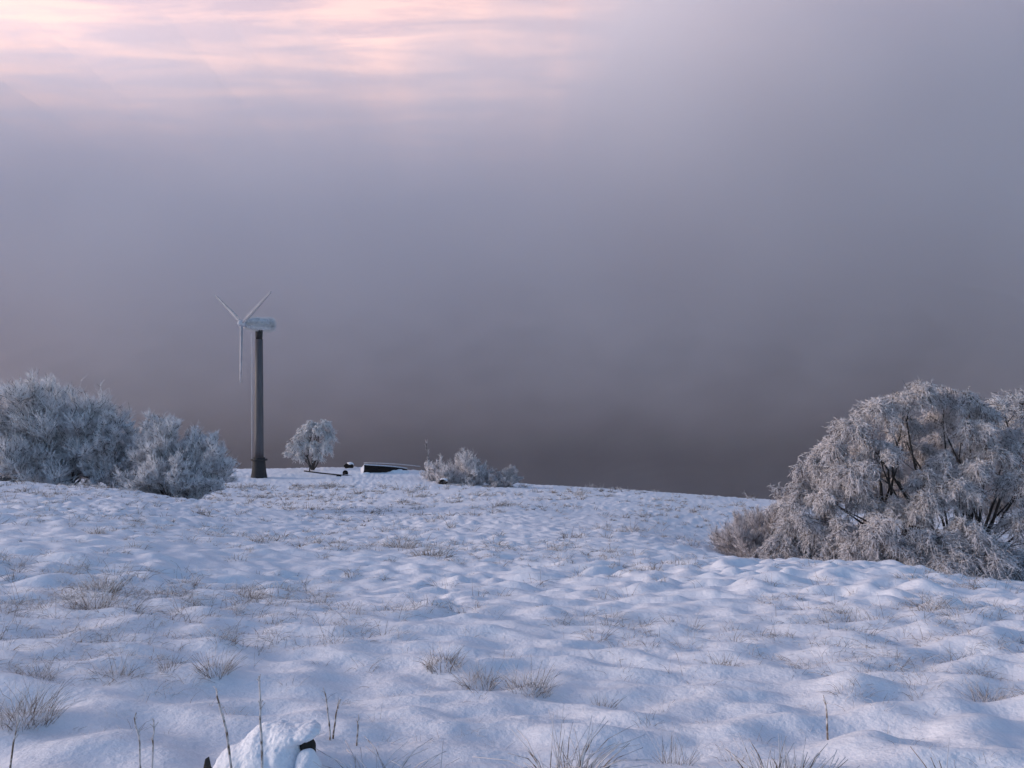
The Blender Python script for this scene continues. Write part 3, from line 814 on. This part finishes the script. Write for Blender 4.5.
def tuft(px, row, w, h, label, n=70, bend=0.5, bare=0.1, seed=0, group='frosted grass tufts standing out of the snow'):
    rng = np.random.default_rng(seed + 100)
    P = ground_hit(px, row); k = P[1] / F
    r = max(0.0010, 0.24 * k); n = int(n * 1.6)
    if row > 765: r, n = 0.75 * k, int(n * 0.8)
    a = Acc(); a.add(*[v for v in blades(P, w * k, h * k, n, r, rng, bend, bare)][:2], 3, blades(P, w * k, h * k, n, r, np.random.default_rng(seed + 100), bend, bare)[2])
    o = a.build('grass_tuft', [GRASS], None, False, P); o.location = P
    tag(o, label, 'grass tuft', group)

TUFTS = [
    (24, 727, 84, 50, 'large dry grass clump at the left edge, near the bottom of the field', 190, .5, .12),
    (92, 614, 52, 36, 'broad dry grass clump on the left slope, the lower of two close together', 120, .4, .10),
    (103, 594, 44, 26, 'pale dry grass clump on the left slope, the upper of two close together', 100, .4, .08),
    (216, 676, 36, 32, 'upright straw grass tuft in the left half, above the tall dry stalks', 70, .35, .25),
    (168, 672, 22, 20, 'small dark footed grass tuft left of the upright straw tuft', 50, .4, .30),
    (114, 680, 46, 28, 'spreading thin grass tuft below the broad clump on the left slope', 70, .5, .05),
    (36, 682, 44, 26, 'blue grey grass tuft just above the large clump at the left edge', 80, .5, .15),
    (443, 664, 50, 28, 'dark footed grass tuft, left end of the row of tufts in mid field', 90, .5, .28),
    (480, 672, 46, 34, 'pale grass tuft, second in the row of tufts in mid field', 90, .5, .10),
    (530, 680, 62, 36, 'widest pale grass tuft in the row of tufts in mid field', 130, .6, .08),
    (604, 686, 24, 24, 'thin upright grass tuft, right end of the row of tufts in mid field', 40, .3, .12),
    (566, 772, 80, 84, 'arching thick frosted grass clump at the bottom edge of the picture, near the middle', 110, .95, .0),
    (674, 747, 40, 42, 'thin straw grass tuft right of the arching frosted clump', 50, .3, .22),
    (790, 778, 92, 62, 'dense pale dry grass clump at the bottom edge, right of the thin straw tuft', 190, .5, .04),
    (374, 772, 64, 76, 'sparse arching frosted grass beside the snow buried stump', 44, .95, .02),
    (432, 774, 50, 56, 'few bent grass blades at the bottom edge, left of the arching frosted clump', 22, .95, .02),
    (992, 684, 44, 30, 'dry grass tuft behind the snow mounds near the right edge', 70, .4, .12),
    (960, 776, 46, 60, 'few tall thin stems at the bottom edge near the right corner', 26, .2, .2),
    (432, 560, 48, 14, 'brownest flat grass patch, uncovered in the upper middle of the field', 150, .6, .42),
    (400, 551, 46, 14, 'tawny grass patch beside the brownest flat patch', 120, .5, .18),
    (250, 594, 34, 20, 'low grass tuft on a small mound in the left half of the field', 60, .5, .20),
    (97, 534, 24, 12, 'small grey grass tuft high on the left slope', 50, .5, .20),
    (722, 655, 48, 20, 'dark spread out tuft in front of the willow, low on the right slope', 80, .7, .26),
    (840, 610, 34, 14, 'dark low tuft on the slope in front of the willow', 70, .7, .34),
    (735, 748, 22, 20, 'tiny wispy tuft between the thin straw tuft and the dense pale clump', 16, .3, .2),
]
for i, (px, row, w, h, lab, n, bend, bare) in enumerate(TUFTS):
    tuft(px, row, w, h, lab, n, bend, bare, i)

def stalk(pts, label, seed, r=1.3, seeds=14):
    """a dead plant stalk: pts are its photo points from foot to tip, standing where the foot meets the snow"""
    rng = np.random.default_rng(seed + 300)
    P = ground_hit(pts[0][0], min(pts[0][1], 766)); d = P[1]
    if pts[0][1] > 766:
        d = 2.95; P = np.array([(pts[0][0] - 512) / F * d, d, float(ground_z((pts[0][0] - 512) / F * d, d))])
    k = d / F
    root = thing('dry_stalk', P, label, 'stalk', 'dead stalks by the stump')
    q = np.array([[(px - 512) * k, d + 0.02 * i, (384 - row) * k] for i, (px, row) in enumerate(pts)])
    q[0, 2] = min(q[0, 2] - 0.05, P[2] - 0.04)
    t = np.linspace(0, len(pts) - 1, 9)
    path = np.stack([np.interp(t, range(len(pts)), q[:, c]) for c in range(3)], -1) + rng.normal(size=(9, 3)) * 0.0012
    a = Acc(); a.add(path[None], np.linspace(r * 1.1, r * 0.55, 9)[None] * k, 6, np.full((1, 9), 0.45))
    if 0 < seeds <= 9:
        tw = grow(path[None], seeds, 0.5, 1.0, 5 * k, 0.5, 0.6, 0, 3, 0.2, None, rng); a.add(tw, rad(seeds, 3, 0.5 * k, 0.4 * k, rng), 5, np.full((seeds, 3), 0.6))
    a.build('stem', [STALKM], root, True, P)
    if seeds > 9:
        tw = grow(path[None], seeds, 0.5, 1.0, 5 * k, 0.5, 0.6, 0, 3, 0.2, None, rng)
        a = Acc(); a.add(tw, rad(seeds, 3, 0.5 * k, 0.45 * k, rng), 5, np.full((seeds, 3), 0.6)); a.build('seed_heads', [STALKM], root, False, P)

STALKS = [([(237, 775), (226, 738), (216, 712), (210, 697)], 'tall leaning dead stalk over the stump, the one by the black splinter', 12),
          ([(263, 775), (260, 738), (257, 712), (254, 682)], 'tallest upright dead stalk, in front of the middle of the stump', 18),
          ([(331, 737), (327, 715), (323, 695)], 'short paired dead stalk just right of the stump hollow', 6),
          ([(332, 734), (335, 718), (337, 704)], 'shortest twin stalk with a thick foot right of the stump hollow', 10),
          ([(356, 738), (357, 730), (357, 720)], 'stub of a broken stalk between the twin stalks and the arching grass', 4),
          ([(7, 775), (10, 745), (13, 722)], 'lone dead stalk in the bottom left corner', 6),
          ([(142, 775), (137, 745), (129, 722)], 'left stalk of a dead pair leaning away from the stump', 8),
          ([(152, 775), (150, 748), (149, 725)], 'right stalk of a dead pair, upright, left of the stump', 8),
          ([(828, 720), (828, 710), (827, 700)], 'lone thin stalk in smooth snow on the right', 5)]
for i, (p, lab, sd) in enumerate(STALKS):
    stalk(p, lab, i, 1.3 if i < 2 else 1.0, sd)

# scattered small grass all over the hillside, past counting
def make_grass():
    rng = np.random.default_rng(77)
    acc = Acc(); got = 0
    while got < 5000:
        px = rng.uniform(-60, 1090); row = 486 + 275 * rng.uniform(0, 1) ** 1.5
        x = (px - 512) / F
        P = ground_hit(px, row)
        d = P[1]
        if d > 130: continue
        dens = noise(P[0] / 7, P[1] / 7, 11) + 0.5 * noise(P[0] / 2.2, P[1] / 2.2, 12)
        left = sstep(700, 200, px)
        if rng.uniform() > 0.12 and dens < 0.10 - 0.2 * left + (0.25 if row > 690 else 0): continue
        got += 1
        k = d / F
        big = rng.uniform(0, 1) ** 3
        hpx = (5 + 18 * big) * (0.55 + 0.75 * sstep(500, 620, row)); wpx = hpx * rng.uniform(0.8, 2.0)
        if d > 20: hpx = max(hpx * 0.9, 3.0)
        n = int(rng.integers(8, 26))
        P[2] = float(ground_z(P[0], P[1]))
        bare = rng.choice([0.02, 0.1, 0.3, 0.7], p=[.5, .28, .12, .10])
        Q, Rr, fr = blades(P, wpx * k, hpx * k, n, max(0.0009, 0.20 * k), rng, 1.1, bare, 4)
        acc.add(Q, Rr, 3, fr)
    o = acc.build('grass', [GRASS]); tag(o, 'frosted dry grass poking through the snow all over the slope', None, None, 'stuff')
make_grass()

# ------------------------------------------------------------------ light, sky, camera
SUN_EL, SUN_AZ = R(15), R(-90)          # azimuth from the view direction, negative = left
def make_world():
    w = bpy.data.worlds.new('World'); bpy.context.scene.world = w; w.use_nodes = True
    nt = w.node_tree; bg = nt.nodes['Background']
    sky = nt.nodes.new('ShaderNodeTexSky'); sky.sky_type = 'NISHITA'; sky.sun_disc = False
    sky.sun_elevation = SUN_EL; sky.sun_rotation = SUN_AZ
    sky.altitude = 300; sky.air_density = 1.0; sky.dust_density = 0.6; sky.ozone_density = 3.0
    # streaks of high cirrus: a layer far above, seen in perspective
    tc = nt.nodes.new('ShaderNodeTexCoord'); sp = nt.nodes.new('ShaderNodeSeparateXYZ'); nt.links.new(tc.outputs['Generated'], sp.inputs[0])
    zz = math_(nt, 'MAXIMUM', sp.outputs[2], 0.03)
    cx = math_(nt, 'DIVIDE', sp.outputs[0], zz); cy = math_(nt, 'DIVIDE', sp.outputs[1], zz)
    cb = nt.nodes.new('ShaderNodeCombineXYZ'); nt.links.new(cx, cb.inputs[0]); nt.links.new(cy, cb.inputs[1])
    mp = nt.nodes.new('ShaderNodeMapping'); mp.inputs['Scale'].default_value = (0.9, 3.4, 1); mp.inputs['Rotation'].default_value = (0, 0, R(12))
    nt.links.new(cb.outputs[0], mp.inputs[0])
    n1 = N(nt, 'ShaderNodeTexNoise', Scale=2.0, Detail=7.0, Roughness=0.6, Distortion=0.4); nt.links.new(mp.outputs[0], n1.inputs['Vector'])
    f = ramp(nt, n1.outputs[0], [(0.40, (0, 0, 0)), (0.62, (1, 1, 1))])
    pink = nt.nodes.new('ShaderNodeRGB'); pink.outputs[0].default_value = (8.5, 5.2, 4.2, 1)
    near_sun = math_(nt, 'MULTIPLY', math_(nt, 'ADD', math_(nt, 'ADD', sp.outputs[1], math_(nt, 'MULTIPLY', sp.outputs[0], -0.5)), 0.16), 1.15, clamp=True)
    low = math_(nt, 'SUBTRACT', 1.6, math_(nt, 'MULTIPLY', sp.outputs[2], 2.2), clamp=True)
    fm = math_(nt, 'MULTIPLY', math_(nt, 'MULTIPLY', math_(nt, 'ADD', math_(nt, 'MULTIPLY', f, 0.42), 0.55), low), near_sun)
    c = mixc(nt, fm, sky.outputs[0], pink.outputs[0])
    nt.links.new(c, bg.inputs['Color']); bg.inputs['Strength'].default_value = 0.085
make_world()

sl = bpy.data.lights.new('sun', 'SUN'); so = bpy.data.objects.new('sun', sl); C.objects.link(so)
sl.energy = 0.95; sl.angle = R(16); sl.color = (1.0, 0.86, 0.80)
from mathutils import Vector
dv = Vector((math.sin(SUN_AZ) * math.cos(SUN_EL), math.cos(SUN_AZ) * math.cos(SUN_EL), math.sin(SUN_EL)))
so.rotation_euler = dv.to_track_quat('Z', 'Y').to_euler()

cam = bpy.data.cameras.new('camera'); co = bpy.data.objects.new('camera', cam); C.objects.link(co)
cam.sensor_width = 36; cam.lens = 36 * F / 1024; cam.clip_start = 0.05; cam.clip_end = 8000
co.rotation_euler = (R(90), 0, 0)
sc = bpy.context.scene; sc.camera = co
sc.render.engine = 'CYCLES'
sc.cycles.use_denoising = True
sc.cycles.volume_bounces = 5; sc.cycles.max_bounces = 10; sc.cycles.diffuse_bounces = 8
vs = sc.view_settings; vs.view_transform = 'Standard'; vs.look = 'None'; vs.exposure = 1.3; vs.gamma = 1.0
